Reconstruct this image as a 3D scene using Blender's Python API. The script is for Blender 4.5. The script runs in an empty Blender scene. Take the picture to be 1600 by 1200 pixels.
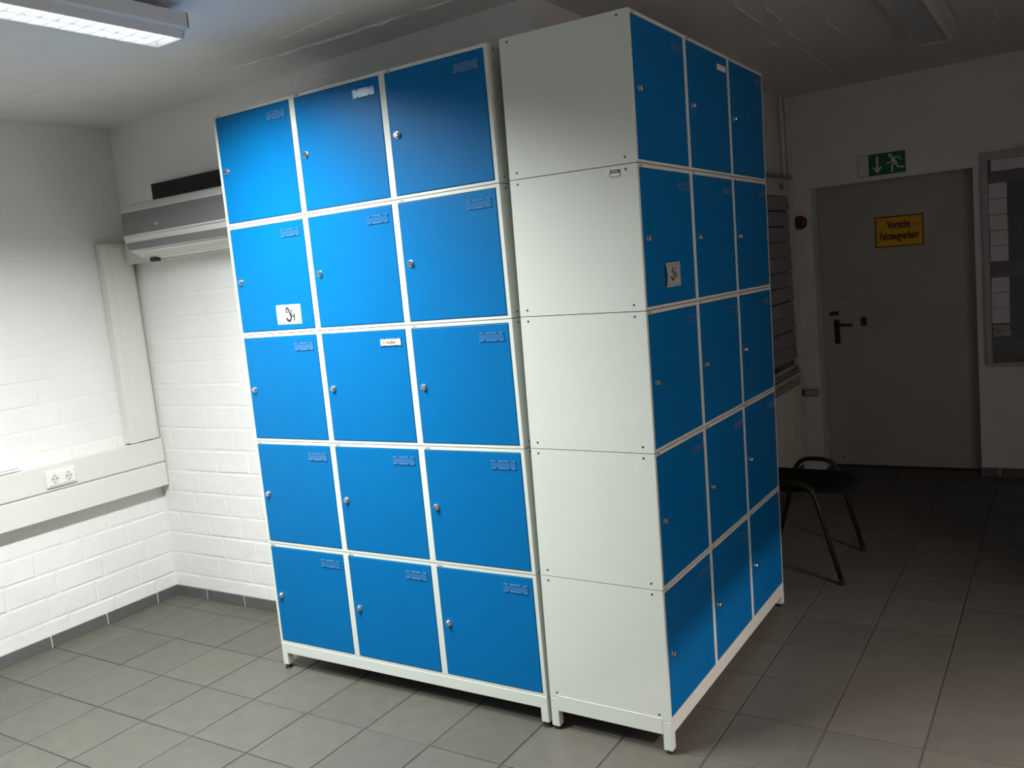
import bpy, bmesh, math, random
from mathutils import Vector, Matrix, Euler
random.seed(7)
SC = bpy.context.scene
COL = SC.collection

# ------------------------------------------------------------------ camera
F_PX, YAW, PIT, ROL = 1371.86, -0.5753, -0.1256, -0.0989
CAM = Vector((2.922, -2.4666, 1.6064))
_fw = Vector((math.sin(YAW)*math.cos(PIT), math.cos(YAW)*math.cos(PIT), math.sin(PIT)))
_r = _fw.cross(Vector((0, 0, 1))).normalized(); _u = _r.cross(_fw)
_r2 = math.cos(ROL)*_r + math.sin(ROL)*_u
_u2 = -math.sin(ROL)*_r + math.cos(ROL)*_u
cam_d = bpy.data.cameras.new('camera'); cam = bpy.data.objects.new('camera', cam_d); COL.objects.link(cam)
m = Matrix((( _r2.x, _u2.x, -_fw.x, CAM.x), (_r2.y, _u2.y, -_fw.y, CAM.y), (_r2.z, _u2.z, -_fw.z, CAM.z), (0, 0, 0, 1)))
cam.matrix_world = m
cam_d.sensor_fit = 'HORIZONTAL'; cam_d.sensor_width = 36.0; cam_d.lens = F_PX/1600*36.0
cam_d.clip_start = .05
SC.camera = cam
def to_px(P):
    q = Vector(P)-CAM; z = q.dot(_fw)
    if z < .05: return None
    return (800+F_PX*q.dot(_r2)/z, 600-F_PX*q.dot(_u2)/z, z)

# ------------------------------------------------------------------ world, exposure
w = bpy.data.worlds.new('world'); SC.world = w; w.use_nodes = True
w.node_tree.nodes['Background'].inputs[0].default_value = (.02, .022, .025, 1)
w.node_tree.nodes['Background'].inputs[1].default_value = 1.0
vs = SC.view_settings
vs.view_transform = 'Standard'; vs.look = 'None'; vs.gamma = 1; vs.use_curve_mapping = False
vs.exposure = 0.55
LAMP_W = 78.0         # watts of the lit louvred ceiling lamp
HALL_W = 105.0          # watts of the lamp in the hall beyond the doorway
SPREAD = 151           # opening angle of the louvres, degrees

# ------------------------------------------------------------------ room measures (metres)
XL, YB, XI, YF, XR, YR = -1.355, .475, 1.27, 3.82, 4.10, -4.6
def zc(x): return 2.565+.0135*(x-XL)

# ------------------------------------------------------------------ materials
def mat(name, col, rough=.6, metal=0, var=0, vscale=6, bump=0, bscale=60, col2=None, emis=None, estr=0, spec=.5,
        trans=0, objrand=0, detail=4, coat=0, alpha=1):
    M = bpy.data.materials.new(name); M.use_nodes = True
    nt = M.node_tree; b = nt.nodes['Principled BSDF']
    b.inputs['Base Color'].default_value = (*col, 1); b.inputs['Roughness'].default_value = rough
    b.inputs['Metallic'].default_value = metal; b.inputs['Specular IOR Level'].default_value = spec
    if trans: b.inputs['Transmission Weight'].default_value = trans
    if coat: b.inputs['Coat Weight'].default_value = coat
    if alpha < 1: b.inputs['Alpha'].default_value = alpha
    tc = nt.nodes.new('ShaderNodeNewGeometry')
    if var or col2 or objrand:
        n = nt.nodes.new('ShaderNodeTexNoise'); n.inputs['Scale'].default_value = vscale; n.inputs['Detail'].default_value = detail
        nt.links.new(tc.outputs['Position'], n.inputs['Vector'])
        rp = nt.nodes.new('ShaderNodeMapRange'); rp.inputs[1].default_value = .3; rp.inputs[2].default_value = .7
        nt.links.new(n.outputs['Fac'], rp.inputs[0])
        mx = nt.nodes.new('ShaderNodeMix'); mx.data_type = 'RGBA'
        c2 = col2 if col2 else tuple(c*(1-var) for c in col)
        mx.inputs[6].default_value = (*col, 1); mx.inputs[7].default_value = (*c2, 1)
        nt.links.new(rp.outputs[0], mx.inputs[0])
        out = mx.outputs[2]
        if objrand:
            oi = nt.nodes.new('ShaderNodeObjectInfo')
            mr = nt.nodes.new('ShaderNodeMapRange'); mr.inputs[3].default_value = 1-objrand; mr.inputs[4].default_value = 1+objrand
            nt.links.new(oi.outputs['Random'], mr.inputs[0])
            hs = nt.nodes.new('ShaderNodeHueSaturation'); nt.links.new(mr.outputs[0], hs.inputs['Value'])
            nt.links.new(out, hs.inputs['Color']); out = hs.outputs[0]
        nt.links.new(out, b.inputs['Base Color'])
    if bump:
        n2 = nt.nodes.new('ShaderNodeTexNoise'); n2.inputs['Scale'].default_value = bscale; n2.inputs['Detail'].default_value = 5
        nt.links.new(tc.outputs['Position'], n2.inputs['Vector'])
        bp = nt.nodes.new('ShaderNodeBump'); bp.inputs['Strength'].default_value = 1; bp.inputs['Distance'].default_value = bump
        nt.links.new(n2.outputs['Fac'], bp.inputs['Height']); nt.links.new(bp.outputs[0], b.inputs['Normal'])
    if emis:
        b.inputs['Emission Color'].default_value = (*emis, 1); b.inputs['Emission Strength'].default_value = estr
    return M
M = {}
M['wall'] = mat('painted_brick', (.83, .825, .81), .65, var=.05, vscale=3, bump=.004, bscale=16)
M['plaster'] = mat('wall_plaster', (.83, .82, .805), .7, var=.08, vscale=5, bump=.003, bscale=22)
M['ceiling'] = mat('ceiling_plaster', (.83, .82, .81), .75, var=.07, vscale=2.5, bump=.0025, bscale=18)
M['tile'] = mat('floor_tile', (.122, .117, .099), .5, spec=.25, var=.14, vscale=14, bump=.0004, bscale=220, objrand=.07, detail=8)
M['grout'] = mat('grout', (.032, .030, .026), .9, col2=(.085, .082, .076), vscale=1.6)
M['skirt'] = mat('skirting_tile', (.125, .122, .12), .4, var=.1, vscale=20, objrand=.06)
M['skirtgrout'] = mat('skirting_grout', (.62, .61, .59), .9)
M['lgrey'] = mat('locker_grey', (.64, .675, .625), .5, var=.03, vscale=4, bump=.00015, bscale=400)
M['blue'] = mat('locker_blue', (.0, .135, .37), .42, spec=.12, var=.04, vscale=5, bump=.00015, bscale=400)
M['black'] = mat('dark_gap', (.012, .012, .012), .8)
M['chrome'] = mat('chrome', (.72, .72, .70), .22, metal=1)
M['holder'] = mat('clear_holder', (.015, .135, .36), .2, spec=.9)
M['holder_rail'] = mat('holder_rail', (.05, .22, .48), .2, spec=.9)
M['tag'] = mat('number_tag', (.36, .31, .22), .6)
M['paper'] = mat('paper', (.72, .73, .72), .8)
M['ink'] = mat('ink', (.012, .012, .014), .6)
M['pink'] = mat('pink_ink', (.62, .50, .68), .7)
M['ochre'] = mat('ochre_ink', (.26, .15, .03), .7)
M['ypaper'] = mat('yellowish_paper', (.74, .71, .55), .8)
M['foot'] = mat('rubber', (.015, .015, .015), .6)
M['trunk'] = mat('trunking_plastic', (.74, .725, .68), .45, var=.04, vscale=4)
M['white'] = mat('white_plastic', (.80, .80, .78), .35)
M['acgrey'] = mat('ac_panel', (.20, .205, .21), .3)
M['acvane'] = mat('ac_vane', (.17, .175, .18), .35)
M['acbody'] = mat('ac_body', (.66, .66, .63), .4)
M['blackboard'] = mat('black_foam', (.012, .012, .013), .7)
M['lampbody'] = mat('lamp_housing', (.70, .69, .66), .45)
M['alu'] = mat('louvre_aluminium', (.78, .79, .80), .28, metal=.7)
M['tube_on'] = mat('tube_lit', (.9, .9, .9), .4, emis=(.93, .97, 1.0), estr=6.0)
M['tube_off'] = mat('tube_unlit', (.75, .75, .74), .3)
M['door'] = mat('door_paint', (.49, .46, .41), .5, var=.12, vscale=2.5)
M['scuff'] = mat('scuff', (.17, .15, .13), .8)
M['black'] = mat('black_plastic_and_holes', (.014, .014, .014), .4)
M['green'] = mat('sign_green', (.004, .14, .06), .5)
M['dgreen'] = mat('dark_green', (.008, .05, .022), .5)
M['signwhite'] = mat('sign_white', (.72, .74, .68), .55)
M['yellow'] = mat('sign_yellow', (.78, .42, .01), .5)
M['brown'] = mat('sign_brown', (.030, .007, .002), .6)
M['fainty'] = mat('sign_faint', (.42, .22, .01), .6)
M['red'] = mat('bell_red', (.13, .008, .012), .35)
M['rad'] = mat('radiator_enamel', (.72, .68, .61), .4)
M['slat'] = mat('blind_grey', (.34, .34, .35), .5, var=.15, vscale=6)
M['frame'] = mat('window_frame', (.70, .67, .63), .5)
M['glass'] = mat('window_glass', (.03, .03, .035), .05, trans=.6)
M['redsmudge'] = mat('red_smudge', (.42, .20, .18), .7)
M['fabric'] = mat('black_fabric', (.010, .010, .010), .9, bump=.0006, bscale=500)
M['ctube'] = mat('chair_tube', (.012, .012, .012), .35)
M['bframe'] = mat('board_frame', (.42, .405, .39), .45)
M['bslot'] = mat('board_slot', (.115, .12, .125), .5)
M['bslot2'] = mat('board_slot_light', (.15, .155, .16), .5)
M['card'] = mat('card_white', (.70, .68, .69), .7)
M['cardb'] = mat('card_beige', (.48, .40, .31), .7)
M['valve'] = mat('valve_head', (.42, .37, .33), .45)

# ------------------------------------------------------------------ helpers
def link(o, parent=None):
    COL.objects.link(o)
    if parent: o.parent = parent
    return o
def new_bm(): return bmesh.new()
def finish(name, bm, m, parent=None, smooth=False, mats=None):
    bmesh.ops.recalc_face_normals(bm, faces=bm.faces)
    me = bpy.data.meshes.new(name); bm.to_mesh(me); bm.free()
    for k in (mats or [m]): me.materials.append(M[k])
    if smooth:
        for p in me.polygons: p.use_smooth = True
    return link(bpy.data.objects.new(name, me), parent)
def box(bm, x0, x1, y0, y1, z0, z1, bev=0, seg=1, mi=0):
    r = bmesh.ops.create_cube(bm, size=1)
    vs_ = r['verts']
    for v in vs_:
        v.co = Vector(((x0+x1)/2+v.co.x*(x1-x0), (y0+y1)/2+v.co.y*(y1-y0), (z0+z1)/2+v.co.z*(z1-z0)))
    fs = set(f for v in vs_ for f in v.link_faces)
    for f in fs: f.material_index = mi
    if bev:
        es = list(set(e for v in vs_ for e in v.link_edges))
        rr = bmesh.ops.bevel(bm, geom=es, offset=bev, segments=seg, profile=.5, affect='EDGES')
        for f in rr['faces']: f.material_index = mi
def poly(bm, pts, off, mi=0):
    """extrude a planar polygon by a vector"""
    off = Vector(off); a = [bm.verts.new(Vector(p)) for p in pts]; b = [bm.verts.new(Vector(p)+off) for p in pts]
    n = len(pts); fs = [bm.faces.new(a), bm.faces.new(b[::-1])]
    for i in range(n): fs.append(bm.faces.new((a[i], a[(i+1) % n], b[(i+1) % n], b[i])))
    for f in fs: f.material_index = mi
def tube(bm, pts, r, n=10, mi=0, cap=True):
    pts = [Vector(p) for p in pts]; rings = []
    up = None
    for i, p in enumerate(pts):
        t = ((pts[min(i+1, len(pts)-1)]-p).normalized()+(p-pts[max(i-1, 0)]).normalized()).normalized()
        if up is None:
            up = Vector((0, 0, 1)) if abs(t.z) < .9 else Vector((1, 0, 0))
        a = t.cross(up).normalized(); b = a.cross(t).normalized(); up = b
        rr = r[i] if isinstance(r, (list, tuple)) else r
        rings.append([bm.verts.new(p+a*math.cos(2*math.pi*k/n)*rr+b*math.sin(2*math.pi*k/n)*rr) for k in range(n)])
    for i in range(len(rings)-1):
        for k in range(n):
            f = bm.faces.new((rings[i][k], rings[i][(k+1) % n], rings[i+1][(k+1) % n], rings[i+1][k])); f.material_index = mi
    if cap:
        for q in (rings[0][::-1], rings[-1]):
            f = bm.faces.new(q); f.material_index = mi
def arc_pts(pts, rad, n=6):
    """round the inner corners of a polyline"""
    pts = [Vector(p) for p in pts]; out = [pts[0]]
    for i in range(1, len(pts)-1):
        a, b, c = pts[i-1], pts[i], pts[i+1]
        d1 = (a-b).normalized(); d2 = (c-b).normalized()
        rr = min(rad, (a-b).length*.49, (c-b).length*.49)
        p1 = b+d1*rr; p2 = b+d2*rr
        for k in range(n+1):
            t = k/n; out.append(p1*(1-t)**2+b*2*t*(1-t)+p2*t*t)
    out.append(pts[-1]); return out
def ribbon2(pts, ws):
    """2D stroke outline quads list"""
    n = len(pts); L = []; R = []
    for i, (x, y) in enumerate(pts):
        x0, y0 = pts[max(i-1, 0)]; x1, y1 = pts[min(i+1, n-1)]
        dx, dy = x1-x0, y1-y0; l = math.hypot(dx, dy) or 1
        w_ = (ws[i] if isinstance(ws, (list, tuple)) else ws)/2
        L.append((x-dy/l*w_, y+dx/l*w_)); R.append((x+dy/l*w_, y-dx/l*w_))
    return [(L[i], L[i+1], R[i+1], R[i]) for i in range(n-1)]
def smooth2(pts, n=5):
    out = []
    P = [pts[0]]+list(pts)+[pts[-1]]
    for i in range(1, len(P)-2):
        for k in range(n):
            t = k/n
            out.append(tuple(.5*((2*P[i][j])+(-P[i-1][j]+P[i+1][j])*t+(2*P[i-1][j]-5*P[i][j]+4*P[i+1][j]-P[i+2][j])*t*t+(-P[i-1][j]+3*P[i][j]-3*P[i+1][j]+P[i+2][j])*t**3) for j in (0, 1)))
    out.append(tuple(pts[-1])); return out
def tag(o, label=None, cat=None, group=None, kind=None):
    if label: o['label'] = label
    if cat: o['category'] = cat
    if group: o['group'] = group
    if kind: o['kind'] = kind
    return o
def empty(name, loc=(0, 0, 0)):
    o = bpy.data.objects.new(name, None); o.location = loc; o.empty_display_size = .1
    return link(o)
def text_mesh(name, body, size, m, parent, loc, rot, sx=1.0, thick=.0004, align='LEFT', bold=0.0):
    cu = bpy.data.curves.new(name, 'FONT'); cu.body = body; cu.size = size; cu.extrude = thick; cu.align_x = align
    cu.resolution_u = 3; cu.offset = bold
    t = bpy.data.objects.new(name, cu); COL.objects.link(t)
    dg = bpy.context.evaluated_depsgraph_get()
    me = bpy.data.meshes.new_from_object(t.evaluated_get(dg)); bpy.data.objects.remove(t); bpy.data.curves.remove(cu)
    me.materials.clear(); me.materials.append(M[m])
    o = bpy.data.objects.new(name, me); link(o, parent); o.location = loc; o.rotation_euler = rot; o.scale = (sx, 1, 1)
    return o

# ================================================================== SETTING
def struct(o): o['kind'] = 'structure'; return o
# ---- floor: grout bed and tiles
bm = new_bm(); box(bm, XL-.1, XR+2.1, YR-.1, YF+.5, -.06, -.003); floor = struct(finish('floor', bm, 'grout'))
TX0, TPX, TY0, TPY = -.5009, .3005, -.2614, .3015
bm = new_bm(); box(bm, -.1475, .1475, -.148, .148, -.012, 0, .0016)
for f in [f for f in bm.faces if f.normal.z < -.9]: bm.faces.remove(f)
tile_proto = finish('tile', bm, 'tile'); tile_me = tile_proto.data; bpy.data.objects.remove(tile_proto)
cells = []
for i in range(-4, 22):
    for j in range(-31, 14):
        x0, x1 = TX0+i*TPX, TX0+(i+1)*TPX; y0, y1 = TY0+j*TPY, TY0+(j+1)*TPY
        x0c, x1c, y0c, y1c = max(x0, XL), min(x1, XR+1.9), max(y0, YR), min(y1, YF+.15)
        if x1c-x0c < .03 or y1c-y0c < .03: continue
        if x1c <= XI and y0c > YB: continue
        if x0c < XI and y0c > YB: x0c = XI
        if x0c < XI and y1c > YB and x1c < XI+.05: y1c = YB
        q = to_px(((x0c+x1c)/2, (y0c+y1c)/2, 0))
        vis = q and -60 < q[0] < 1660 and 640 < q[1] < 1300
        if vis and .02 < x0c < 1.30 and .08 < y0c: vis = False
        cells.append((not vis, q[2] if q else 99, x0c, x1c, y0c, y1c))
cells.sort()
nb = 0; rest = new_bm()
for hid, d, x0, x1, y0, y1 in cells:
    if not hid and nb < 295:
        o = bpy.data.objects.new('tile', tile_me); link(o, floor); nb += 1
        o.location = ((x0+x1)/2, (y0+y1)/2, random.uniform(-.0006, .0004))
        o.scale = ((x1-x0)/TPX, (y1-y0)/TPY, 1)
        o.rotation_euler = (random.gauss(0, .0008), random.gauss(0, .0008), 0)
    else:
        box(rest, x0+.0028, x1-.0028, y0+.0028, y1-.0028, -.01, -.0002)
o = finish('tile_field', rest, 'tile', floor); o['kind'] = 'stuff'

# ---- walls of painted brick
BZ0, BH, BL = .013, .118, .252
brick_mes = []
for k in range(6):
    b_ = new_bm(); rr = random.Random(k)
    L, H, D, c = BL-.003, BH-.005, .0026, .0075
    fr = [(-L/2+c, -H/2+c), (L/2-c, -H/2+c), (L/2-c, H/2-c), (-L/2+c, H/2-c)]
    ba = [(-L/2, -H/2), (L/2, -H/2), (L/2, H/2), (-L/2, H/2)]
    A_ = [b_.verts.new((x+rr.uniform(-.004, .004), -D+rr.uniform(-.0012, .0012), z+rr.uniform(-.004, .004))) for x, z in fr]
    B_ = [b_.verts.new((x, 0, z)) for x, z in ba]
    Cc = [b_.verts.new((x, .01, z)) for x, z in ba]
    b_.faces.new(A_)
    for i in range(4):
        b_.faces.new((A_[i], B_[i], B_[(i+1) % 4], A_[(i+1) % 4])); b_.faces.new((B_[i], Cc[i], Cc[(i+1) % 4], B_[(i+1) % 4]))
    o = finish('brick', b_, 'wall'); brick_mes.append(o.data); bpy.data.objects.remove(o)
def brick_wall(wall, org, udir, u0, u1, z0, z1, keep, phase=0.0, m='wall', flat=1.0):
    """bricks over a wall; local +x runs along udir, -y points into the room"""
    ang = math.atan2(udir[1], udir[0]); n_ = 0
    stuff = new_bm(); k = 0; z = BZ0-BH
    R_ = Matrix.Rotation(ang, 4, 'Z')
    while z < z1:
        za, zb = max(z, z0), min(z+BH, z1)
        if zb-za > .02:
            u = u0-BL+((k % 2)*.5+phase+.13*((k*7) % 3))*BL % BL
            while u < u1:
                ua, ub = max(u, u0), min(u+BL, u1)
                if ub-ua > .03:
                    uc, zz = (ua+ub)/2, (za+zb)/2
                    P = Vector((org[0]+udir[0]*uc, org[1]+udir[1]*uc, zz))
                    T = Matrix.Translation(P) @ R_ @ Matrix.Rotation(random.gauss(0, .004), 4, 'Y') @ Matrix.Diagonal(((ub-ua-.002)/BL, flat*(1.0 if zz < .75 else max(.4, 1-.9*(zz-.75)))*random.uniform(.5, 1.1), (zb-za)/BH, 1))
                    me = random.choice(brick_mes)
                    if n_ < 290 and keep(P):
                        o = bpy.data.objects.new('brick', me); link(o, wall); o.matrix_local = T; n_ += 1
                        if m != 'wall': o.material_slots[0].link = 'OBJECT'; o.material_slots[0].material = M[m]
                    else:
                        off = len(stuff.verts); t2 = bmesh.new(); t2.from_mesh(me); t2.transform(T)
                        vv = [stuff.verts.new(v.co) for v in t2.verts]; t2.verts.index_update()
                        for f in t2.faces: stuff.faces.new([vv[v.index] for v in f.verts])
                        t2.free()
                u += BL
        z += BH; k += 1
    if len(stuff.verts):
        o = finish('brick_field', stuff, m, wall); o['kind'] = 'stuff'
    else: stuff.free()
bm = new_bm(); box(bm, XL-.2, XL, YR-.2, YB+.2, 0, zc(XL)+.1); wall_left = struct(finish('wall_left', bm, 'wall'))
brick_wall(wall_left, (XL, 0, 0), (0, 1, 0), YR, YB, .0, zc(XL), lambda P: P.y > -1.35)
bm = new_bm(); box(bm, XL-.2, XI, YB, YB+.2, 0, zc(XI)+.1); wall_back = struct(finish('wall_back', bm, 'wall'))
brick_wall(wall_back, (0, YB, 0), (1, 0, 0), XL, XI, .0, zc(0), lambda P: P.x < .15 or P.z > 2.2, .3)
bm = new_bm(); box(bm, XI-.2, XI, YB+.2, YF+.3, 0, zc(XI)+.1); wall_inner = struct(finish('wall_inner', bm, 'plaster'))
DX0, DX1, DZ = 1.419, 2.404, 1.972       # exit door opening
bm = new_bm()
box(bm, XI, DX0, YF, YF+.3, 0, 2.75); box(bm, DX1, XR, YF, YF+.3, 0, 2.75); box(bm, DX0, DX1, YF, YF+.3, DZ, 2.75)
wall_far = struct(finish('wall_far', bm, 'plaster'))
brick_wall(wall_far, (0, YF, 0), (1, 0, 0), DX1+.01, XR, .0, 2.0, lambda P: P.x < 3.2, .2, 'plaster', .55)
# wall on the right with a doorway into the hall
HY0, HY1, HZ = -1.15, .35, 2.02
bm = new_bm()
box(bm, XR, XR+.12, YR-.2, HY0, 0, 2.75); box(bm, XR, XR+.12, HY1, YF+.3, 0, 2.75); box(bm, XR, XR+.12, HY0, HY1, HZ, 2.75)
wall_right = struct(finish('wall_right', bm, 'plaster'))
bm = new_bm()
box(bm, XR+1.9, XR+2.1, HY0-1.7, HY1+1.7, 0, 2.75); box(bm, XR+.12, XR+1.9, HY0-1.7, HY0-1.5, 0, 2.75); box(bm, XR+.12, XR+1.9, HY1+1.5, HY1+1.7, 0, 2.75)
wall_hall = struct(finish('wall_hall', bm, 'plaster'))
bm = new_bm(); box(bm, XL-.2, XR+.2, YR-.2, YR, 0, 2.75); wall_rear = struct(finish('wall_rear', bm, 'wall'))
# ---- ceiling
bm = new_bm()
poly(bm, [(XL-.2, YR-.2, zc(XL-.2)), (XR+2.2, YR-.2, zc(XR+2.2)), (XR+2.2, YF+.4, zc(XR+2.2)), (XL-.2, YF+.4, zc(XL-.2))], (0, 0, .2))
ceiling = struct(finish('ceiling', bm, 'ceiling'))
def ridge(x0, y0, x1, y1, w_=.012, h_=.006, n=14, dens=1.0):
    b_ = new_bm(); d = Vector((x1-x0, y1-y0, 0)); nn = Vector((-d.y, d.x, 0)).normalized()
    prev = None
    for k in range(n+1):
        t = k/n; c = Vector((x0, y0, 0))+d*t+nn*random.uniform(-.004, .004)
        ww = w_*random.uniform(.5, 1.2); hh = h_*random.uniform(.5, 1.3) if 0 < k < n else .0005
        zz = zc(c.x)
        ring = [b_.verts.new((c.x+nn.x*s*ww, c.y+nn.y*s*ww, zz+dz)) for s, dz in ((-1, .002), (-.4, -hh), (.4, -hh), (1, .002))]
        if prev:
            for i in range(3): b_.faces.new((prev[i], prev[i+1], ring[i+1], ring[i]))
        prev = ring
    finish('plaster_ridge', b_, 'ceiling', ceiling)
for a in [(1.76, 1.25, 1.75, 1.80), (1.85, 1.40, 1.83, 1.75), (1.80, 1.86, 1.80, 2.30), (1.68, 1.92, 1.68, 2.30), (1.75, 2.36, 1.72, 3.42), (1.98, 1.92, 1.98, 2.30), (2.25, 3.2, 2.25, 3.66), (2.62, 2.42, 2.62, 2.82)]:
    ridge(*a, w_=.007, h_=.007, n=10)
ridge(.17, .25, .86, .27, .012, .008, 16); ridge(-.15, .22, .17, .25, .009, .005, 8); ridge(.9, .27, 1.3, .28, .012, .006, 8)
ridge(-.9, .05, -.45, .02, .006, .003, 8); ridge(-1.2, -.2, -.7, -.22, .005, .003, 8); ridge(.35, .1, .75, .05, .006, .003, 8)
# lumps of plaster along the edge between far wall and ceiling
for k in range(9):
    b_ = new_bm(); bmesh.ops.create_icosphere(b_, subdivisions=1, radius=random.uniform(.012, .026))
    xx = 1.45+k*.21+random.uniform(-.05, .05)
    for v in b_.verts: v.co = Vector((v.co.x*1.5+xx, v.co.y*.5+YF, v.co.z*.8+2.60+random.uniform(-.003, .003)))
    finish('plaster_lump', b_, 'plaster', wall_far)
# ---- skirting tiles
SK_H = .058
def skirting(name, axis, fixed, sign, a0, a1, t0, pitch):
    b_ = new_bm()
    def bx(bm_, a, b, th, z1, bev=0):
        if axis == 'y': box(bm_, min(fixed, fixed+sign*th), max(fixed, fixed+sign*th), a, b, 0, z1, bev)
        else: box(bm_, a, b, min(fixed, fixed+sign*th), max(fixed, fixed+sign*th), 0, z1, bev)
    bx(b_, a0, a1, .0085, SK_H-.002)
    base = struct(finish(name, b_, 'skirtgrout'))
    k = math.floor((a0-t0)/pitch)
    while t0+k*pitch < a1:
        p0, p1 = max(a0, t0+k*pitch), min(a1, t0+(k+1)*pitch)
        if p1-p0 > .02:
            b2 = new_bm(); bx(b2, p0+.0028, p1-.0028, .0105, SK_H, .0012); finish('skirting_tile', b2, 'skirt', base)
        k += 1
skirting('baseboard_left', 'y', XL, 1, -2.0, YB, .034-3*.3015*10, .3015)
skirting('baseboard_back', 'x', YB, -1, XL+.012, .35, -.793-.3015*10, .3015)
skirting('baseboard_far', 'x', YF, -1, DX1+.002, XR, 2.204-.3*5, .3005)

# ================================================================== LOCKERS
W_, H_, D_, B_ = .446, .4459, .4508, .12
NC, NR = 3, 5
ZU = lambda r: B_+r*H_
# door cell measures
DXa, DXb, DZa, DZb = .0150, .4300, .0125, .4312
def shared(name, bm, m, mats=None, smooth=False):
    o = finish(name, bm, m, None, smooth, mats); me = o.data; bpy.data.objects.remove(o); return me
# unit body: shell with face frame
def unit_mesh():
    b = new_bm(); g = .0012; z0, z1 = g, H_-g; L = NC*W_
    t = .004
    box(b, 0, t, 0, D_, z0, z1); box(b, L-t, L, 0, D_, z0, z1)
    box(b, t, L-t, .001, D_, z0, z0+t); box(b, t, L-t, .001, D_, z1-t, z1); box(b, t, L-t, D_-t, D_, z0+t, z1-t)
    for c in range(1, NC): box(b, c*W_-.001, c*W_+.001, .02, D_-t, z0+t, z1-t)
    # face frame
    box(b, t, L-t, .0004, .018, z0, DZa-.002); box(b, t, L-t, .0004, .018, DZb+.002, z1)
    for c in range(NC+1):
        a = max(t, c*W_-W_+DXb+.002); d = min(L-t, c*W_+DXa-.002)
        box(b, a, d, 0, .018, DZa-.002, DZb+.002)
    return shared('locker_body', b, 'lgrey')
ME_unit = unit_mesh()
def door_mesh():
    b = new_bm(); box(b, DXa, DXb, -.0015, .0185, DZa, DZb, .0022, 2); return shared('door', b, 'blue')
ME_door = door_mesh()
def lock_mesh():
    b = new_bm(); cx, cz = .046, .2185
    tube(b, [(cx, -.001, cz), (cx, -.004, cz), (cx, -.0045, cz)], [.0125, .0125, .0105], 16)
    tube(b, [(cx, -.004, cz), (cx, -.012, cz), (cx, -.0145, cz)], [.0095, .0095, .0078], 16)
    box(b, cx-.0011, cx+.0011, -.0149, -.0142, cz-.0048, cz+.0048, mi=1)  # key slot: black bar painted for the dark inside the hole
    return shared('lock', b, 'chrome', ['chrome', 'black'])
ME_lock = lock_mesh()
HX0, HX1, HZ0, HZ1 = .309, .410, .375, .4015
def holder_mesh():
    b = new_bm()
    box(b, HX0, HX1, -.0032, -.0014, HZ0, HZ1, mi=0)
    for za in (HZ0-.0012, HZ1-.0018):
        box(b, HX0, HX0+.020, -.0052, -.0014, za, za+.003, mi=1); box(b, HX0+.027, HX1-.027, -.0052, -.0014, za, za+.003, mi=1); box(b, HX1-.020, HX1, -.0052, -.0014, za, za+.003, mi=1)
    for xx in (HX0+.0235, HX1-.0235):
        for zz in (HZ0+.001, HZ1-.001): box(b, xx-.0028, xx+.0028, -.0036, -.0014, zz-.0022, zz+.0022, mi=2)
    return shared('card_holder', b, 'holder', ['holder', 'holder_rail', 'black'])
ME_holder = holder_mesh()
b = new_bm(); box(b, DXa+.004, DXa+.026, -.0004, .001, DZb+.0045, DZb+.0105, .0006); ME_tag = shared('number_tag', b, 'tag')
b = new_bm(); tube(b, [(0, 0, 0), (0, -.0006, 0)], .0036, 10); ME_hole = shared('bolt_hole', b, 'black')  # flat black disc, its colour stands in for the shade inside a hole

def cabinet(label, M3, loc, holes_side):
    root = empty('locker_cabinet', loc); root.matrix_world = Matrix.Translation(loc) @ M3.to_4x4()
    tag(root, label, 'locker', 'tall locker cabinets')
    for r in range(NR):
        u = link(bpy.data.objects.new('locker_body', ME_unit), root); u.location = (0, 0, ZU(r))
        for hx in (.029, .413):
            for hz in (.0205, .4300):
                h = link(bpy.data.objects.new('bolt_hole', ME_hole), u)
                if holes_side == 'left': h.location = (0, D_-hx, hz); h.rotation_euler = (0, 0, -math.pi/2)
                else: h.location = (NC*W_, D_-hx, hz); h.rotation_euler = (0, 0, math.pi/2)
        for c in range(NC):
            t = link(bpy.data.objects.new('number_tag', ME_tag), u); t.location = (c*W_, 0, 0)
    doors = {}
    for r in range(NR):
        for c in range(NC):
            d = link(bpy.data.objects.new('door', ME_door), root); d.location = (c*W_, 0, ZU(r)); doors[(c, r)] = d
            d.rotation_euler = (0, 0, random.uniform(-.002, .0005))
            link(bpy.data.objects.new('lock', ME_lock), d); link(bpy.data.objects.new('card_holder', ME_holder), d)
    # base frame: four rails, four legs with pads reaching the floor
    L = NC*W_; rh = .046; rt = .030
    b = new_bm(); box(b, 0, L, -.001, rt, B_-rh, B_-.0006, .0015); box(b, 0, L, D_-rt, D_, B_-rh, B_-.0006, .0015)
    box(b, -.0012, rt, rt-.0005, D_-rt+.0005, B_-rh, B_+.010, .0006); box(b, L-rt, L+.0012, rt-.0005, D_-rt+.0005, B_-rh, B_+.010, .0006)
    finish('base_frame', b, 'lgrey', root)
    for lx in (0, L-rt):
        for ly in (-.001, D_-rt):
            zoff = (M3 @ Vector((lx+rt/2, ly+rt/2, 0))).z
            b = new_bm(); box(b, lx, lx+rt, ly, ly+rt, -zoff+.020, B_-rh+.002, .0015); lg = finish('leg', b, 'lgrey', root)
            b = new_bm(); tube(b, [(lx+rt/2, ly+rt/2, -zoff+.021), (lx+rt/2, ly+rt/2, -zoff+.006), (lx+rt/2, ly+rt/2, -zoff+.0005)], [.0135, .0135, .017], 12)
            finish('foot', b, 'foot', lg)
    return root, doors
RA = Euler((-.0066, .0019, 0)).to_matrix()
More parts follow.
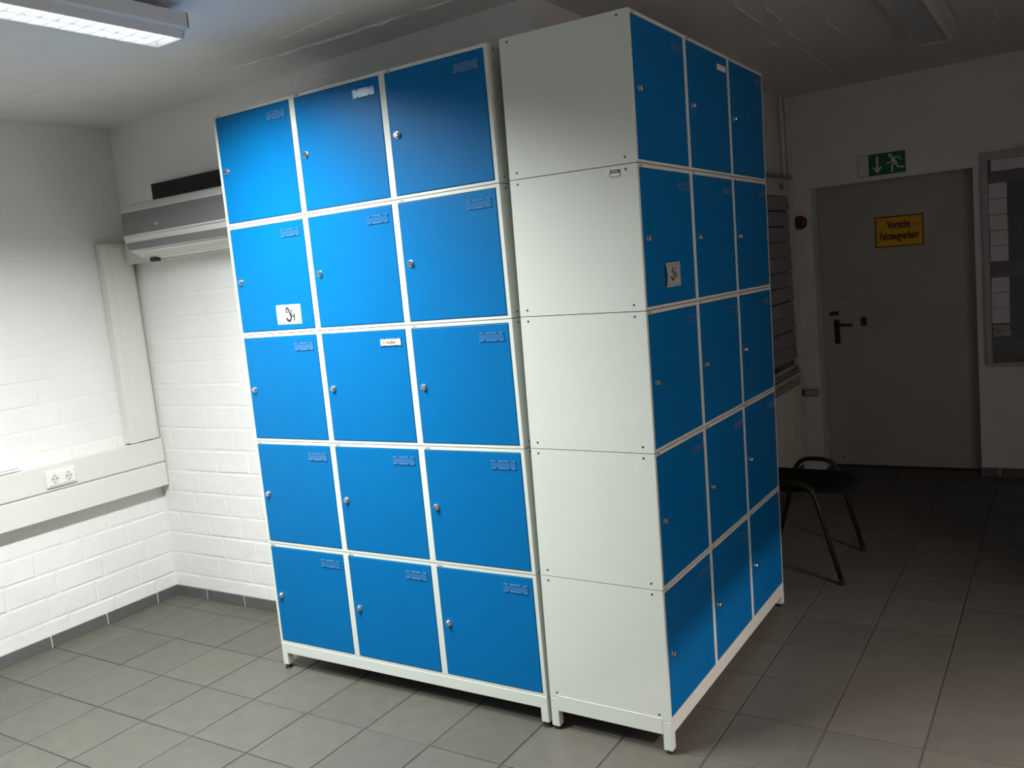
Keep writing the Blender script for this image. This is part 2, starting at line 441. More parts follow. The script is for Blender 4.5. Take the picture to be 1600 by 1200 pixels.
cabA, dA = cabinet('blue and light grey locker cabinet with its back to the painted brick wall under the air conditioner level', RA, Vector((0, 0, 0)), 'right')
cabA['label'] = 'blue-doored grey locker cabinet standing parallel to the brick wall, card 34 on it'
RB0 = Euler((-.0094, .0159, .0017)).to_matrix(); RB = RB0 @ Matrix.Rotation(math.pi/2, 3, 'Z')
locB = Vector((1.3484, .0025, 0)) + RB0 @ Vector((D_, 0, 0))
cabB, dB = cabinet('blue-doored grey locker cabinet turned sideways with plain side panels, card 36 on it', RB, locB, 'left')
# name cards in two holders
def name_card(door, m, txt, ink, label):
    b = new_bm(); box(b, HX0+.003, HX1-.003, -.0046, -.0036, HZ0+.002, HZ1-.003); o = finish('name_card', b, m, door); o['label'] = label
    if txt:
        t = text_mesh('lettering', txt, .0165, ink, door, (HX0+.012, -.0047, HZ0+.0075), (math.pi/2, 0, 0), .82, bold=.0006)
        t['label'] = 'small ochre lettering on the name card'
name_card(dA[(1, 2)], 'ypaper', 'H. Schulten', 'ochre', 'pale paper name card with ochre lettering')
name_card(dB[(1, 4)], 'paper', None, None, 'plain white paper name card')
# handwritten cards taped on doors
def hand_card(name, label, cab, x, z, tilt, wd, ht, strokes, faint, curl):
    root = empty(name); root.matrix_world = cab.matrix_world @ Matrix.Translation((x, -.0022, z)) @ Matrix.Rotation(tilt, 4, 'Y')
    tag(root, label, 'card', 'handwritten number cards on the lockers')
    b = new_bm(); nx, nz = 8, 4; g = {}
    def yy(u, v): return -.0006-curl*max(0, (.25-u)/.25)**2*(.4+.6*math.sin(math.pi*v))
    for i in range(nx+1):
        for j in range(nz+1):
            u, v = i/nx, j/nz
            g[i, j] = b.verts.new(((u-.5)*wd, yy(u, v), (v-.5)*ht))
    for i in range(nx):
        for j in range(nz): b.faces.new((g[i, j], g[i+1, j], g[i+1, j+1], g[i, j+1]))
    r_ = bmesh.ops.solidify(b, geom=b.faces[:], thickness=.0004)
    finish('card_sheet', b, 'paper', root)
    def draw(nm, sts, m):
        b = new_bm()
        for pts, ws in sts:
            P = smooth2(pts, 5); Wd = ws if not isinstance(ws, (list, tuple)) else [ws[min(len(ws)-1, int(i/(len(P)-1)*(len(ws)-1)+.5))] for i in range(len(P))]
            for q in ribbon2(P, Wd):
                vv = [b.verts.new((x_*wd, yy(x_+.5, z_+.5)-.0006, z_*ht)) for x_, z_ in [(a/wd, c/ht) for a, c in q]]
                b.faces.new(vv)
        finish(nm, b, m, root)
    S = lambda pts: [(a*wd, c*ht) for a, c in pts]
    draw('handwriting', [(S(p), w_) for p, w_ in strokes], 'ink')
    draw('printed_border', [(S(p), .0018) for p in ([(-.44, .42), (.44, .42)], [(-.44, -.42), (.44, -.42)], [(-.44, .42), (-.44, -.42)], [(.44, .42), (.44, -.42)])], 'tag')
    draw('small_marks', [(S(p), .0030) for p in faint], 'pink')
    return root
three = [(-.11, .20), (-.085, .29), (-.05, .32), (-.01, .26), (.03, .10), (.075, -.08), (.07, -.24), (.0, -.33), (-.08, -.27), (-.115, -.15)]
hand_card('number_card', 'white card handwritten 34 on the locker cabinet parallel to the brick wall', cabA, .298, 1.53, .012, .135, .078,
          [(three, [.004, .006, .008, .008, .007, .008, .007, .009, .009, .006]), ([(-.11, .22), (-.10, .14), (-.07, .10), (-.045, .15)], .0045), ([(.115, .26), (.10, .06), (.09, -.04), (.16, -.10), (.20, -.10)], .0045), ([(.215, .05), (.21, -.15), (.205, -.34)], .0050)],
          [[(-.25, .02), (-.29, -.03), (-.29, -.11), (-.24, -.14), (-.20, -.08), (-.21, 0), (-.25, .02)], [(-.38, -.08), (-.36, -.04), (-.35, -.10)]], .002)
hand_card('number_card', 'white card handwritten 36 on the locker cabinet turned sideways', cabB, .226, 1.559, -.02, .135, .078,
          [([(-.07, .22), (-.05, .13), (-.01, .12), (.03, .20), (.035, .31), (.035, .10), (.05, -.06), (.06, -.16), (.02, -.22), (-.03, -.20)], [.003, .004, .004, .005, .008, .007, .006, .005, .005, .007]), ([(-.14, -.07), (-.09, -.14), (-.03, -.20)], [.004, .007, .009]),
           ([(.24, .28), (.16, .10), (.12, -.04), (.15, -.13), (.20, -.13), (.25, -.04), (.21, .04), (.14, .0)], .0036)],
          [[(-.25, .06), (-.29, .0), (-.27, -.08), (-.22, -.10)], [(-.40, -.02), (-.38, -.06)]], .010)
# maker's sticker on the sideways cabinet
root = empty('sticker'); root.matrix_world = cabB.matrix_world
tag(root, "small black and white maker's sticker on the plain grey locker side", 'sticker')
def side_box(b, xa, xb, za, zb, th, mi=0): box(b, -.0004-th, -.0004, D_-xb, D_-xa, za, zb, mi=mi)   # xa.. measured from the back edge
b = new_bm(); side_box(b, .345, .394, 1.869, 1.890, .0005); finish('sticker_sheet', b, 'paper', root)
b = new_bm(); side_box(b, .361, .394, 1.8805, 1.890, .0009); side_box(b, .361, .3622, 1.869, 1.8805, .0009); side_box(b, .3928, .394, 1.869, 1.8805, .0009); side_box(b, .361, .394, 1.869, 1.8700, .0009)
side_box(b, .345, .361, 1.8735, 1.8742, .0009); side_box(b, .355, .3572, 1.8765, 1.8795, .0009)
finish('sticker_print', b, 'ink', root)
b = new_bm(); side_box(b, .365, .389, 1.8840, 1.8865, .0012); finish('sticker_lettering', b, 'paper', root)

# ================================================================== LEFT WALL: TRUNKING, SOCKETS
def trunk(label, boxes_base, boxes_cover, extra=None):
    root = empty('cable_trunking', (0, 0, 0)); tag(root, label, 'trunking', 'cable trunking on the walls')
    b = new_bm()
    for q in boxes_base: box(b, *q, .002)
    finish('trunking_base', b, 'trunk', root)
    for q in boxes_cover:
        b = new_bm(); box(b, *q, .0035, 2); finish('trunking_cover', b, 'trunk', root)
    return root
X0 = XL+.005
trunk('cream horizontal parapet trunking on the brick wall below head height, carrying the sockets',
      [(X0, XL+.060, -2.6, YB-.006, .645, .895)],
      [(XL+.055, XL+.070, -2.6, YB-.008, .775, .903), (XL+.055, XL+.070, -2.6, YB-.008, .640, .766)])
trunk('cream vertical trunking in the room corner, rising to the air conditioner',
      [(X0, XL+.055, .290, YB-.014, .906, 1.96)],
      [(XL+.052, XL+.064, .286, YB-.016, .906, 1.955), (XL+.062, XL+.070, .325, YB-.03, .908, 1.94)])
trunk('cream horizontal trunking passing under the air conditioner on the brick wall',
      [(XL+.073, -.02, YB-.055, YB-.005, 1.852, 1.950)],
      [(XL+.073, -.018, YB-.066, YB-.053, 1.845, 1.945)])
# double socket
root = empty('double_socket', (XL+.0705, -.125, .832)); tag(root, 'white double wall socket on the horizontal parapet trunking', 'socket')
b = new_bm(); box(b, 0, .011, -.0755, .0755, -.040, .040, .004, 2); finish('frame', b, 'white', root)
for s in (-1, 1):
    b = new_bm(); cy = s*.0355
    box(b, .009, .0145, cy-.0315, cy+.0315, -.0315, .0315, .002)
    ins = finish('socket_insert', b, 'white', root)
    b = new_bm()
    tube(b, [(.0143, cy, 0), (.0156, cy, 0)], .0225, 24); tube(b, [(.0150, cy, 0), (.0158, cy, 0)], .0195, 24, mi=1)
    for t in (-.0095, .0095): tube(b, [(.0156, cy+t, 0), (.0163, cy+t, 0)], .003, 10, mi=2)  # pin holes as black discs, the dark of the hole put into colour
    for t in (-.0185, .0185): box(b, .0150, .0165, cy-.002, cy+.002, t-.003, t+.003, mi=2)
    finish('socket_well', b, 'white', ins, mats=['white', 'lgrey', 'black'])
# short conduit lying on the trunking
b = new_bm(); box(b, XL+.020, XL+.045, -.62, -.285, .9035, .918, .004, 2); box(b, XL+.022, XL+.048, -.60, -.300, .918, .926, .003, 2)
tag(finish('cable_cover', b, 'white'), 'short white plastic cable cover strip lying on the parapet trunking', 'cable cover')

# ================================================================== AIR CONDITIONER
AX0, AX1 = -1.062, -.215
root = empty('air_conditioner', (AX0, YB, 1.85)); tag(root, 'wall-mounted split air conditioner with grey front, partly behind the lockers', 'air conditioner')
root.matrix_world = Matrix.Identity(4); root.location = (0, 0, 0)
prof = [(YB-.001, 2.135), (.345, 2.135), (.292, 2.120), (.272, 2.090), (.266, 2.030), (.267, 1.965), (.274, 1.935), (.290, 1.902), (.345, 1.868), (.405, 1.853), (YB-.07, 1.851), (YB-.07, 1.955), (YB-.001, 1.955)]
b = new_bm(); poly(b, [(AX0, y, z) for y, z in prof], (AX1-AX0, 0, 0)); o = finish('body', b, 'acbody', root)
mod = o.modifiers.new('bevel', 'BEVEL'); mod.width = .006; mod.segments = 2; mod.limit_method = 'ANGLE'; mod.angle_limit = math.radians(50)
b = new_bm(); poly(b, [(AX0+.006, y, z) for y, z in [(.2735, 2.086), (.2695, 2.084), (.2625, 2.030), (.2630, 1.975), (.268, 1.974), (.267, 2.03)]], (AX1-AX0-.012, 0, 0)); pn = finish('front_panel', b, 'acgrey', root)
b = new_bm(); tube(b, [(-.79, .2640, 2.008), (-.79, .2622, 2.008)], .012, 14)
for v in b.verts: v.co.z = 2.008+(v.co.z-2.008)*.55; v.co.x = -.79+(v.co.x+.79)*1.4
bb = finish('badge', b, 'chrome', pn); bb['label'] = 'small oval chrome badge'
b = new_bm(); poly(b, [(AX0+.008, y, z) for y, z in [(.2625, 1.9745), (.2600, 1.9705), (.2605, 1.966), (.266, 1.966)]], (AX1-AX0-.016, 0, 0)); finish('trim_strip', b, 'acbody', root)
b = new_bm(); poly(b, [(AX0+.012, y, z) for y, z in [(.2715, 1.937), (.268, 1.932), (.281, 1.903), (.286, 1.902), (.280, 1.918)]], (AX1-AX0-.024, 0, 0)); finish('air_vane', b, 'acvane', root)
b = new_bm(); poly(b, [(AX0+.07, y, z) for y, z in [(.300, 1.8935), (.300, 1.8925), (.395, 1.8535), (.395, 1.8545)]], (AX1-AX0-.09, 0, 0)); finish('bottom_flap', b, 'white', root)
b = new_bm(); box(b, -1.02, -.97, .365, .395, 1.840, 1.862, .003); cl = finish('bracket', b, 'black', root); cl['label'] = 'small black bracket under the casing'
# black foam panel on the wall above it
b = new_bm(); box(b, -1.035, -.30, YB-.030, YB-.005, 2.150, 2.232, .002)
tag(finish('black_panel', b, 'blackboard'), 'flat black panel fixed to the wall above the air conditioner', 'panel')

# ================================================================== CEILING LAMPS
def lamp(label, cx, y0, y1, z0, lit, watts=0, color=(.965, 1.0, .975)):
    root = empty('ceiling_lamp', (cx, (y0+y1)/2, z0)); tag(root, label, 'ceiling lamp', 'louvred fluorescent ceiling lamps')
    L2 = (y1-y0)/2; zt = zc(cx)-z0; hb = .075
    b = new_bm()
    for s in (-1, 1):   # sides as thin profile
        pr = [(s*.066, 0), (s*.072, 0), (s*.080, .022), (s*.106, .028), (s*.106, hb), (s*.100, hb), (s*.100, .034), (s*.076, .029)]
        poly(b, [(x, -L2, z) for x, z in pr], (0, 2*L2, 0))
    box(b, -.100, .100, -L2, L2, hb-.004, hb)
    for s in (-1, 1):
        ya, yb = (s*L2-.004, s*L2) if s > 0 else (-L2, -L2+.004)
        poly(b, [(-.072, ya, 0), (.072, ya, 0), (.080, ya, .022), (.106, ya, .028), (.106, ya, hb), (-.106, ya, hb), (-.106, ya, .028), (-.080, ya, .022)], (0, yb-ya, 0))
    finish('housing', b, 'lampbody', root)
    b = new_bm()
    for yy in (-L2*.6, L2*.6): box(b, -.05, .05, yy-.04, yy+.04, hb-.001, zt-.0004 if zt > hb else hb)
    finish('mounting_block', b, 'lampbody', root)
    # mirror reflector and cross fins
    b = new_bm()
    for s in (-1, 1):
        pr = [(s*.065, .001), (s*.063, .020), (s*.052, .050), (s*.0535, .050), (s*.0645, .020), (s*.066, .001)]
        poly(b, [(x, -L2+.006, z) for x, z in pr], (0, 2*L2-.012, 0))
    lv = finish('louvre', b, 'alu', root)
    n = int(2*L2/.05); b = new_bm()
    poly(b, [(-.0635, -.0012, .001), (.0635, -.0012, .001), (.059, -.0006, .028), (-.059, -.0006, .028)], (0, .0024, 0))
    me = shared('louvre_fin', b, 'alu')
    for k in range(1, n):
        f = link(bpy.data.objects.new('louvre_fin', me), lv); f.location = (0, -L2+k*2*L2/n, 0)
    b = new_bm(); tube(b, [(0, -L2+.02, .046), (0, L2-.02, .046)], .013, 12); finish('fluorescent_tube', b, 'tube_on' if lit else 'tube_off', root, True)
    if lit:
        ld = bpy.data.lights.new('lamp_light', 'AREA'); ld.shape = 'RECTANGLE'; ld.size = .12; ld.size_y = 2*L2-.02
        ld.energy = watts; ld.spread = math.radians(SPREAD); ld.color = color
        lo = bpy.data.objects.new('lamp_light', ld); link(lo, root); lo.location = (0, 0, -.002)
    return root
lamp('lit louvred fluorescent ceiling lamp in front of the blue lockers', .362, -1.95, -.425, 2.485, True, LAMP_W)
lamp('unlit louvred fluorescent ceiling lamp near the exit door', 2.355, 1.10, 2.60, 2.532, False)
hx = XR+.91
root = empty('hall_lamp_offscreen', (hx, -.35, zc(hx-.1)-.0715)); tag(root, 'plain ceiling lamp with flat diffuser in the hall beyond the doorway', 'ceiling lamp')
b = new_bm(); box(b, -.10, .10, -.8, .8, .02, .070, .01, 2); finish('housing', b, 'lampbody', root)
b = new_bm(); box(b, -.085, .085, -.78, .78, .0, .021, .008, 2); finish('diffuser', b, 'tube_off', root)
ld = bpy.data.lights.new('hall_light_offscreen', 'AREA'); ld.shape = 'RECTANGLE'; ld.size = .06; ld.size_y = 1.1; ld.energy = HALL_W; ld.color = (1.0, .84, .80)
lo = bpy.data.objects.new('hall_light_offscreen', ld); link(lo, root); lo.location = (0, 0, -.003)

# ================================================================== EXIT SIDE
# door leaf in its recess
YD = YF+.15
b = new_bm(); box(b, DX0+.004, DX1-.004, YD, YD+.05, .008, DZ-.004, .002)
door = struct(finish('door_1', b, 'door'))
b = new_bm(); box(b, DX0+.0005, DX0+.012, YD-.010, YD-.0005, 0, DZ-.0005); box(b, DX1-.012, DX1-.0005, YD-.010, YD-.0005, 0, DZ-.0005); box(b, DX0+.012, DX1-.012, YD-.010, YD-.0005, DZ-.012, DZ-.0005)
finish('door_frame', b, 'door', door)
for xx, zz, w_, h_ in ((1.62, .17, .05, .006), (1.75, .13, .03, .008), (1.98, .60, .012, .010), (2.12, .42, .014, .012), (1.55, 1.21, .10, .004), (1.80, 1.17, .06, .004), (2.05, .92, .010, .008), (1.52, .07, .03, .02)):
    b = new_bm(); poly(b, [(xx-w_/2, YD-.0002, zz), (xx, YD-.0002, zz+h_*.6), (xx+w_/2, YD-.0002, zz-h_*.2), (xx+w_*.1, YD-.0002, zz-h_*.5)], (0, -.0006, 0)); finish('scuff_mark', b, 'scuff', door)
b = new_bm(); box(b, DX0+.013, DX1-.013, YD-.004, YD-.0005, .0, .012); finish('threshold_strip', b, 'black', door)
b = new_bm(); box(b, 1.497, 1.535, YD-.009, YD-.0005, .885, 1.055, .004, 2)
hd = finish('handle_plate', b, 'black', door)
b = new_bm(); tube(b, arc_pts([(1.516, YD-.008, 1.020), (1.516, YD-.052, 1.020), (1.628, YD-.052, 1.016)], .018), .0095, 10)
finish('lever', b, 'black', hd, True)
b = new_bm(); box(b, 1.472, 1.532, YD-.012, YD-.0005, 1.085, 1.112, .004, 2); o = finish('seal_tag', b, 'dgreen', door); o['label'] = 'small dark green tag above the handle'
b = new_bm(); box(b, 1.678, 1.715, YD-.014, YD-.0005, 1.002, 1.062, .005, 2); o = finish('key_box', b, 'dgreen', door); o['label'] = 'small dark green box beside the handle'
# yellow warning sign on the door
root = empty('warning_sign', (1.945, YD-.0008, 1.628)); root.rotation_euler = (0, .012, 0)
tag(root, 'yellow warning sign with dark brown lettering fixed on the exit door', 'sign')
sw, sh = .300, .204
b = new_bm(); box(b, -sw/2, sw/2, -.0025, 0, -sh/2, sh/2, .0006); finish('sign_plate', b, 'yellow', root)
b = new_bm(); e = .007
for q in ((-sw/2, sw/2, -sh/2, -sh/2+e), (-sw/2, sw/2, sh/2-e, sh/2), (-sw/2, -sw/2+e, -sh/2, sh/2), (sw/2-e, sw/2, -sh/2, sh/2)): box(b, q[0], q[1], -.0032, -.0024, q[2], q[3])
finish('sign_border', b, 'brown', root)
text_mesh('lettering', 'Vorsicht', .068, 'brown', root, (-.002, -.003, .022), (math.pi/2, 0, 0), .60, .0006, 'CENTER', .0022)
text_mesh('lettering', 'Fahrzeugverkehr', .068, 'brown', root, (0, -.003, -.052), (math.pi/2, 0, 0), .525, .0006, 'CENTER', .0022)
b = new_bm()
for q in ((.072, .138, .034, .038), (.076, .13, .042, .045), (-.125, -.105, .010, .014), (-.120, -.098, .018, .022), (-.122, -.110, .004, .008)): box(b, q[0], q[1], -.0030, -.0022, q[2], q[3])
finish('scribble', b, 'fainty', root)
# exit sign above the door
root = empty('exit_sign', (1.878, YF-.0008, 2.070)); root.rotation_euler = (0, .0, 0)
tag(root, 'green and white emergency exit sign with arrow and running figure above the door', 'sign')
sw, sh = .292, .138
b = new_bm(); box(b, -sw/2, sw/2, -.003, 0, -sh/2, sh/2, .0006); finish('sign_plate', b, 'signwhite', root)
b = new_bm(); box(b, -sw/2+.068, sw/2, -.0036, -.0028, -sh/2, sh/2); finish('green_field', b, 'green', root)
b = new_bm(); e = .0025
for q in ((-sw/2, -sw/2+.068, -sh/2, -sh/2+e), (-sw/2, -sw/2+.068, sh/2-e, sh/2), (-sw/2, -sw/2+e, -sh/2, sh/2)): box(b, q[0], q[1], -.0034, -.0028, q[2], q[3])
finish('sign_border', b, 'dgreen', root)
def flat(b, pts, y0=-.0036, th=-.0006): poly(b, [(x, y0, z) for x, z in pts], (0, th, 0))
b = new_bm(); ax = -.025
flat(b, [(ax-.007, .052), (ax+.007, .052), (ax+.007, -.035), (ax-.007, -.035)])
flat(b, [(ax, -.055), (ax+.028, -.020), (ax+.024, -.010), (ax, -.036), (ax-.024, -.010), (ax-.028, -.020)], -.0037)
finish('arrow', b, 'signwhite', root)
b = new_bm(); fx = .078
hc = [(fx-.022+.0125*math.cos(t*math.pi/6), .047+.0125*math.sin(t*math.pi/6)) for t in range(12)]
flat(b, hc)
for pts, w_ in (([(fx-.012, .034), (fx+.000, .010), (fx+.010, -.006)], .020), ([(fx-.008, .032), (fx+.028, .034), (fx+.040, .012)], .0085), ([(fx-.012, .014), (fx-.016, .002), (fx-.045, .001)], .0085),
                ([(fx+.006, -.002), (fx-.014, -.020), (fx-.013, -.058)], .0115), ([(fx+.012, -.004), (fx+.022, -.032), (fx+.060, -.034)], .0115)):
    for q in ribbon2(pts, w_): flat(b, q, -.0036-random.uniform(0, .0001))
finish('running_figure', b, 'signwhite', root)
# alarm bell
root = empty('alarm_bell', (1.345, YF, 1.752)); tag(root, 'dark red round alarm bell on the wall beside the exit door', 'alarm bell')
b = new_bm(); tube(b, [(0, -.0005, 0), (0, -.02, 0)], .036, 20); finish('base', b, 'black', root)
b = new_bm(); tube(b, [(0, -.018, 0), (0, -.034, 0), (0, -.046, 0), (0, -.050, 0)], [.046, .046, .038, .020], 24); finish('gong', b, 'red', root, True)
b = new_bm(); tube(b, [(0, -.0495, 0), (0, -.056, 0)], .008, 10); finish('centre_bolt', b, 'red', root)
# pipes in the corner with clips
for lab, px_, py_, z0, z1, r_ in (('thick white heating pipe running down the corner beside the window', XI+.030, 3.770, .0, 2.60, .017), ('thin white pipe ending above the window blind', XI+.026, 3.655, 2.075, 2.60, .013)):
    root = empty('heating_pipe', (px_, py_, z0)); tag(root, lab, 'pipe', 'white heating pipes')
    b = new_bm(); tube(b, [(0, 0, 0), (0, 0, z1-z0-.001 if z1 < zc(px_) else z1-z0)], r_, 14); finish('pipe_tube', b, 'frame', root, False)
    for zz in (2.44, 2.53) if z0 > 1 else (2.44, 2.53, 1.2):
        b = new_bm(); tube(b, [(0, 0, zz-z0-.009), (0, 0, zz-z0+.009)], r_+.004, 14); box(b, -(px_-XI)+.001, 0, -.008, .008, zz-z0-.007, zz-z0+.007); finish('pipe_clip', b, 'frame', root)
# window behind the blind
WY0, WY1, WZ0, WZ1 = 2.35, 3.735, .735, 2.062
b = new_bm()
for q in ((WY0, WY1, WZ0, WZ0+.05), (WY0, WY1, WZ1-.05, WZ1), (WY0, WY0+.05, WZ0, WZ1), (WY1-.05, WY1, WZ0, WZ1)): box(b, XI+.0005, XI+.018, *q)
win = struct(finish('window_1', b, 'frame'))
b = new_bm(); box(b, XI+.003, XI+.008, WY0+.05, WY1-.05, WZ0+.05, WZ1-.05); finish('pane', b, 'glass', win)
b = new_bm(); box(b, XI+.0005, XI+.050, WY0-.03, WY1+.02, WZ0-.030, WZ0-.004, .004, 2); finish('window_sill', b, 'frame', win)
b = new_bm(); box(b, XI+.0005, XI+.040, WY1-.004, WY1+.014, WZ0, WZ1+.015, .002); finish('frame_post', b, 'frame', win)
# blind of wide grey slats
root = empty('window_blind', (XI+.03, 3.0, WZ0)); root.location = (0, 0, 0)
tag(root, 'grey window blind of wide overlapping slats beside the exit door', 'blind')
b = new_bm(); box(b, XI+.020, XI+.058, WY0+.01, WY1-.010, WZ1-.014, WZ1+.006, .002); finish('head_rail', b, 'acgrey', root)
b = new_bm(); box(b, XI+.024, XI+.034, WY0+.01, WY1-.035, WZ1-.128, WZ1-.014, .001); hb_ = finish('header_board', b, 'frame', root)
b = new_bm(); tube(b, [(XI+.0338, 3.53, WZ1-.068), (XI+.0345, 3.53, WZ1-.068)], .027, 14)
for v in b.verts: v.co.y = 3.53+(v.co.y-3.53)*1.4
o = finish('round_mark', b, 'redsmudge', hb_); o['label'] = 'faded red round mark'
SL = WY1-WY0-.052; b = new_bm(); poly(b, [(.008, -SL/2, -.004), (.018, -SL/2, -.0965), (.0205, -SL/2, -.0965), (.0105, -SL/2, -.004)], (0, SL, 0)); me = shared('slat', b, 'slat')
zz = WZ1-.128
k = 0
while zz-.112 > WZ0-.01:
    s = link(bpy.data.objects.new('slat', me), root); s.location = (XI+.013, WY0+.012+SL/2+random.uniform(-.006, .006), zz); s.rotation_euler = (random.uniform(-.004, .004), random.uniform(-.02, .02), 0); zz -= .1005; k += 1
    if zz-.112 <= WZ0-.01: break
b = new_bm(); box(b, XI+.022, XI+.040, WY0+.012, WY1-.045, WZ0+.003, WZ0+.028, .002); finish('bottom_rail', b, 'slat', root)
# radiator with thermostat valve
RY0, RY1, RZ0, RZ1 = 2.55, 3.53, .10, .697
root = empty('radiator', (XI+.05, 3.0, RZ0)); root.location = (0, 0, 0)
tag(root, 'cream ribbed panel radiator under the window blind', 'radiator')
b = new_bm(); n = 21; pit = (RY1-RY0-.05)/n; xf = XI+.092
pts = [(xf-.018, RY0)]
for k in range(n):
    y = RY0+.025+k*pit
    pts += [(xf-.012, y), (xf, y+pit*.25), (xf, y+pit*.62), (xf-.012, y+pit*.88)]
pts += [(xf-.004, RY1-.022), (xf-.004, RY1), (xf-.018, RY1)]
poly(b, [(x, y, RZ0) for x, y in pts], (0, 0, RZ1-RZ0-.02)); finish('front_panel', b, 'rad', root)
b = new_bm(); box(b, XI+.018, xf-.020, RY0+.005, RY1-.004, RZ0+.02, RZ1-.03); finish('rear_panel', b, 'rad', root)
b = new_bm()
for k in range(n):
    y = RY0+.025+k*pit; box(b, XI+.016, xf+.001, y+pit*.2, y+pit*.8, RZ1-.021, RZ1-.006, .001)
box(b, XI+.016, XI+.022, RY0, RY1, RZ1-.02, RZ1-.004); box(b, xf-.008, xf+.001, RY0, RY1, RZ1-.021, RZ1-.008); o = finish('top_grille', b, 'rad', root); o['kind'] = 'stuff'
b = new_bm(); box(b, XI+.016, xf-.001, RY1-.0005, RY1+.004, RZ0, RZ1-.006, .001); finish('side_cover', b, 'rad', root)
for zz in (.2, .6):
    b = new_bm(); box(b, XI+.0005, XI+.0185, 2.8, 2.83, zz-.02, zz+.02); box(b, XI+.0005, XI+.0185, 3.4, 3.43, zz-.02, zz+.02); finish('bracket', b, 'rad', root)
b = new_bm(); tube(b, [(XI+.04, RY1+.003, .600), (XI+.04, RY1+.045, .600)], .011, 12); tube(b, [(XI+.028, RY1+.045, .600), (XI+.100, RY1+.045, .600)], .021, 14)
vb = finish('valve', b, 'black', root, False)
b = new_bm(); tube(b, [(XI+.098, RY1+.045, .600), (XI+.108, RY1+.045, .600), (XI+.185, RY1+.045, .600), (XI+.194, RY1+.045, .600)], [.022, .028, .026, .017], 16); finish('thermostat_head', b, 'valve', vb, True)
b = new_bm(); tube(b, [(XI+.04, RY1+.045, .600), (XI+.04, RY1+.045, .0005)], .008, 10); finish('feed_pipe', b, 'frame', vb)
# notice board with card slots
NX0, NX1, NZ0, NZ1 = 2.452, 3.42, .722, 2.045
yb0, yb1 = YF-.045, YF-.006
root = empty('card_board', (0, 0, 0)); tag(root, 'grey-framed wall board with rows of card slots beside the exit door', 'notice board')
b = new_bm(); box(b, NX0+.01, NX1-.01, YF-.028, YF-.006, NZ0+.01, NZ1-.01); finish('back_panel', b, 'bslot', root)
for nm, q in (('frame_bar', (NX0, NX0+.036, NZ0, NZ1)), ('frame_bar', (NX1-.036, NX1, NZ0, NZ1)), ('frame_bar', (NX0+.036, NX1-.036, NZ1-.046, NZ1)), ('frame_bar', (NX0+.036, NX1-.036, NZ0, NZ0+.026))):
    b = new_bm(); box(b, q[0], q[1], yb0, yb1, q[2], q[3], .003, 2); finish(nm, b, 'bframe', root)
b = new_bm(); box(b, NX0+.054, NX1-.036, YF-.033, YF-.027, 1.930, 1.998, .001); o = finish('header_strip', b, 'card', root); o['label'] = 'pale header strip'
SP = .0963; rows = []
for k in range(12):
    z1 = 1.859-(k-1)*SP if k else 1.925; rows.append(z1)
    hh = SP if k else .066
    b = new_bm(); poly(b, [(NX0+.037, YF-.0285, z1), (NX0+.037, YF-.0285, z1-hh+.002), (NX0+.037, YF-.0345, z1-hh+.002)], (NX1-NX0-.074, 0, 0))
    finish('card_slot', b, 'bslot2' if k in (0, 6, 11) else 'bslot', root)
CARD_L = {1: 'blank white index card in the board, topmost below the dark row', 2: 'blank white index card, second in the run of five above the empty row', 3: 'blank white index card, middle of the run of five above the empty row',
          4: 'blank white index card, fourth in the run of five above the empty row', 5: 'blank white index card, lowest of five, directly above the empty row', 7: 'blank white index card directly below the empty row, topmost of three',
          8: 'blank white index card, middle of the three below the empty row', 9: 'blank white index card directly above the beige torn card'}
for k in (1, 2, 3, 4, 5, 7, 8, 9):
    z1 = rows[k]
    o = None
    b = new_bm(); poly(b, [(0, -.0300, 0), (0, -.0385, -SP+.004), (0, -.0378, -SP+.004), (0, -.0293, 0)], (.098, 0, 0)); o = finish('index_card', b, 'card')
    o.location = (NX0+.0375+random.uniform(0, .003), YF, z1-.001)
    tag(o, CARD_L[k], 'card', 'white index cards in the board')
z1 = rows[10]
root = empty('index_card', (NX0+.042, YF, z1-.009)); tag(root, 'beige torn index card with dark handwriting at the bottom of the card board', 'card')
b = new_bm(); poly(b, [(0, -.0385, 0), (.094, -.0385, .002), (.090, -.0385, -.028), (.100, -.0385, -.045), (.098, -.0385, -.070), (.004, -.0385, -.072)], (0, -.0012, 0)); finish('card_sheet', b, 'cardb', root)
b = new_bm()
for pts in ([(.008, -.018), (.016, -.045), (.026, -.018)], [(.030, -.045), (.033, -.028), (.036, -.045)], [(.041, -.030), (.048, -.045), (.052, -.032)]):
    for q in ribbon2(pts, .004): flat(b, q, -.0397, -.0004)
finish('handwriting', b, 'ink', root)

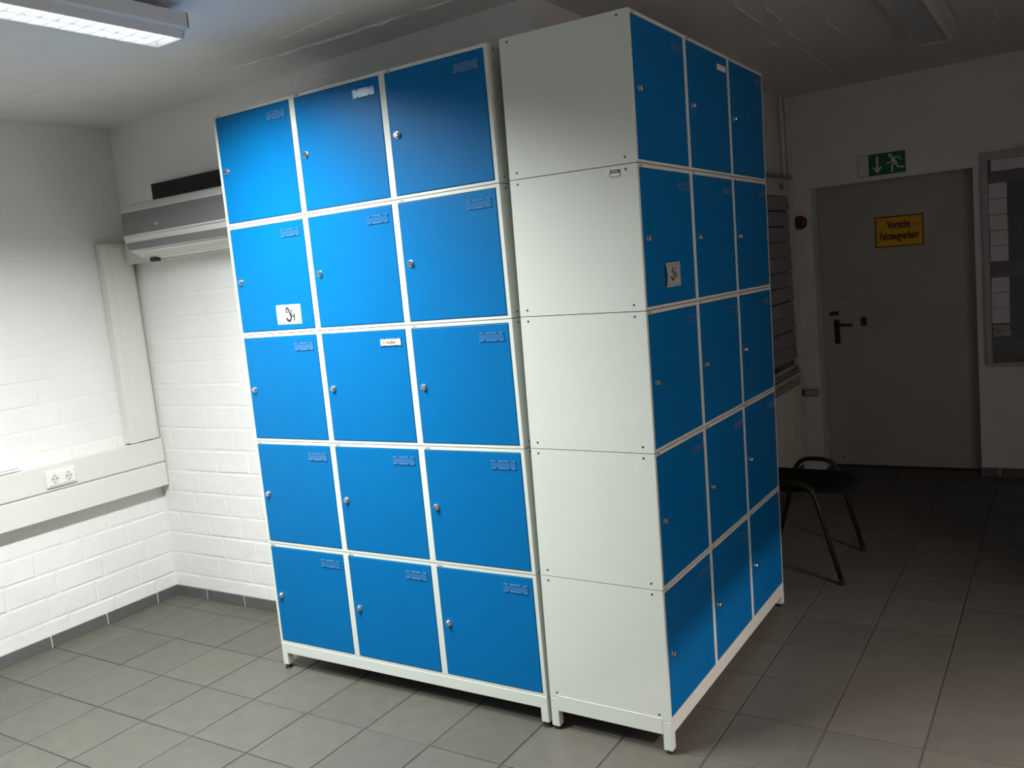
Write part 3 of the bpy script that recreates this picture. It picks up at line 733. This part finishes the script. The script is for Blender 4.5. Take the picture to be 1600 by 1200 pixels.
# ================================================================== CHAIR
root = empty('visitor_chair', (1.80, 1.90, 0)); tag(root, 'black padded four-legged chair standing behind the sideways locker cabinet', 'chair')
def side_frame(yc):
    b = new_bm()
    tube(b, arc_pts([(1.985-1.8, yc, .012), (1.865-1.8, yc, .482), (1.675-1.8, yc, .486), (1.545-1.8, yc, .012)], .075, 7), .0115, 10)
    f = finish('side_frame', b, 'ctube', root, True)
    for xx in (1.985-1.8, 1.545-1.8):
        b = new_bm(); tube(b, [(xx, yc, .0005), (xx, yc, .03)], .0132, 10); finish('foot_cap', b, 'foot', f)
for yc in (-.245, .262): side_frame(yc)
b = new_bm()
n1, n2 = 16, 12; g = {}
for i in range(n1+1):
    for j in range(n2+1):
        u, v = i/n1, j/n2*2-1
        xx = -.235+u*.468
        hw = .215*(1-.10*max(0, (u-.72)/.28)**2)
        hw *= math.sqrt(max(0, 1-max(0, (u-.62)/.38)**2*.72))
        if u < .12: hw *= .90+.10*u/.12
        zz = .452+.008*math.cos(v*1.5)-.036*max(0, (u-.62)/.38)**2.0-.006*math.sin(u*3.1)
        ed = max(abs(v), 0)
        zz -= .012*max(0, (ed-.8)/.2)**2
        g[i, j] = b.verts.new((xx, v*hw, zz))
for i in range(n1):
    for j in range(n2): b.faces.new((g[i, j], g[i+1, j], g[i+1, j+1], g[i, j+1]))
bmesh.ops.solidify(b, geom=b.faces[:], thickness=.036)
o = finish('seat', b, 'fabric', root, True)
b = new_bm(); tube(b, [(-.10, -.245, .440), (-.10, .262, .440)], .010, 8); tube(b, [(.06, -.245, .440), (.06, .262, .440)], .010, 8); finish('cross_bar', b, 'ctube', root)
for yc in (-.20, .215):
    b = new_bm(); tube(b, arc_pts([(-.08, yc, .425), (-.285, yc, .420), (-.330, yc, .82)], .06, 6), .010, 8); finish('back_support', b, 'ctube', root, True)
b = new_bm(); g = {}
for i in range(9):
    for j in range(7):
        v = i/8*2-1; t = j/6*2-1
        g[i, j] = b.verts.new((-.305-.02*(1-v*v)-.03*t, v*(.215-.03*t*t)+.007, .70+t*.14*(1-.12*v*v)))
for i in range(8):
    for j in range(6): b.faces.new((g[i, j], g[i+1, j], g[i+1, j+1], g[i, j+1]))
bmesh.ops.solidify(b, geom=b.faces[:], thickness=.03)
finish('backrest', b, 'fabric', root, True)
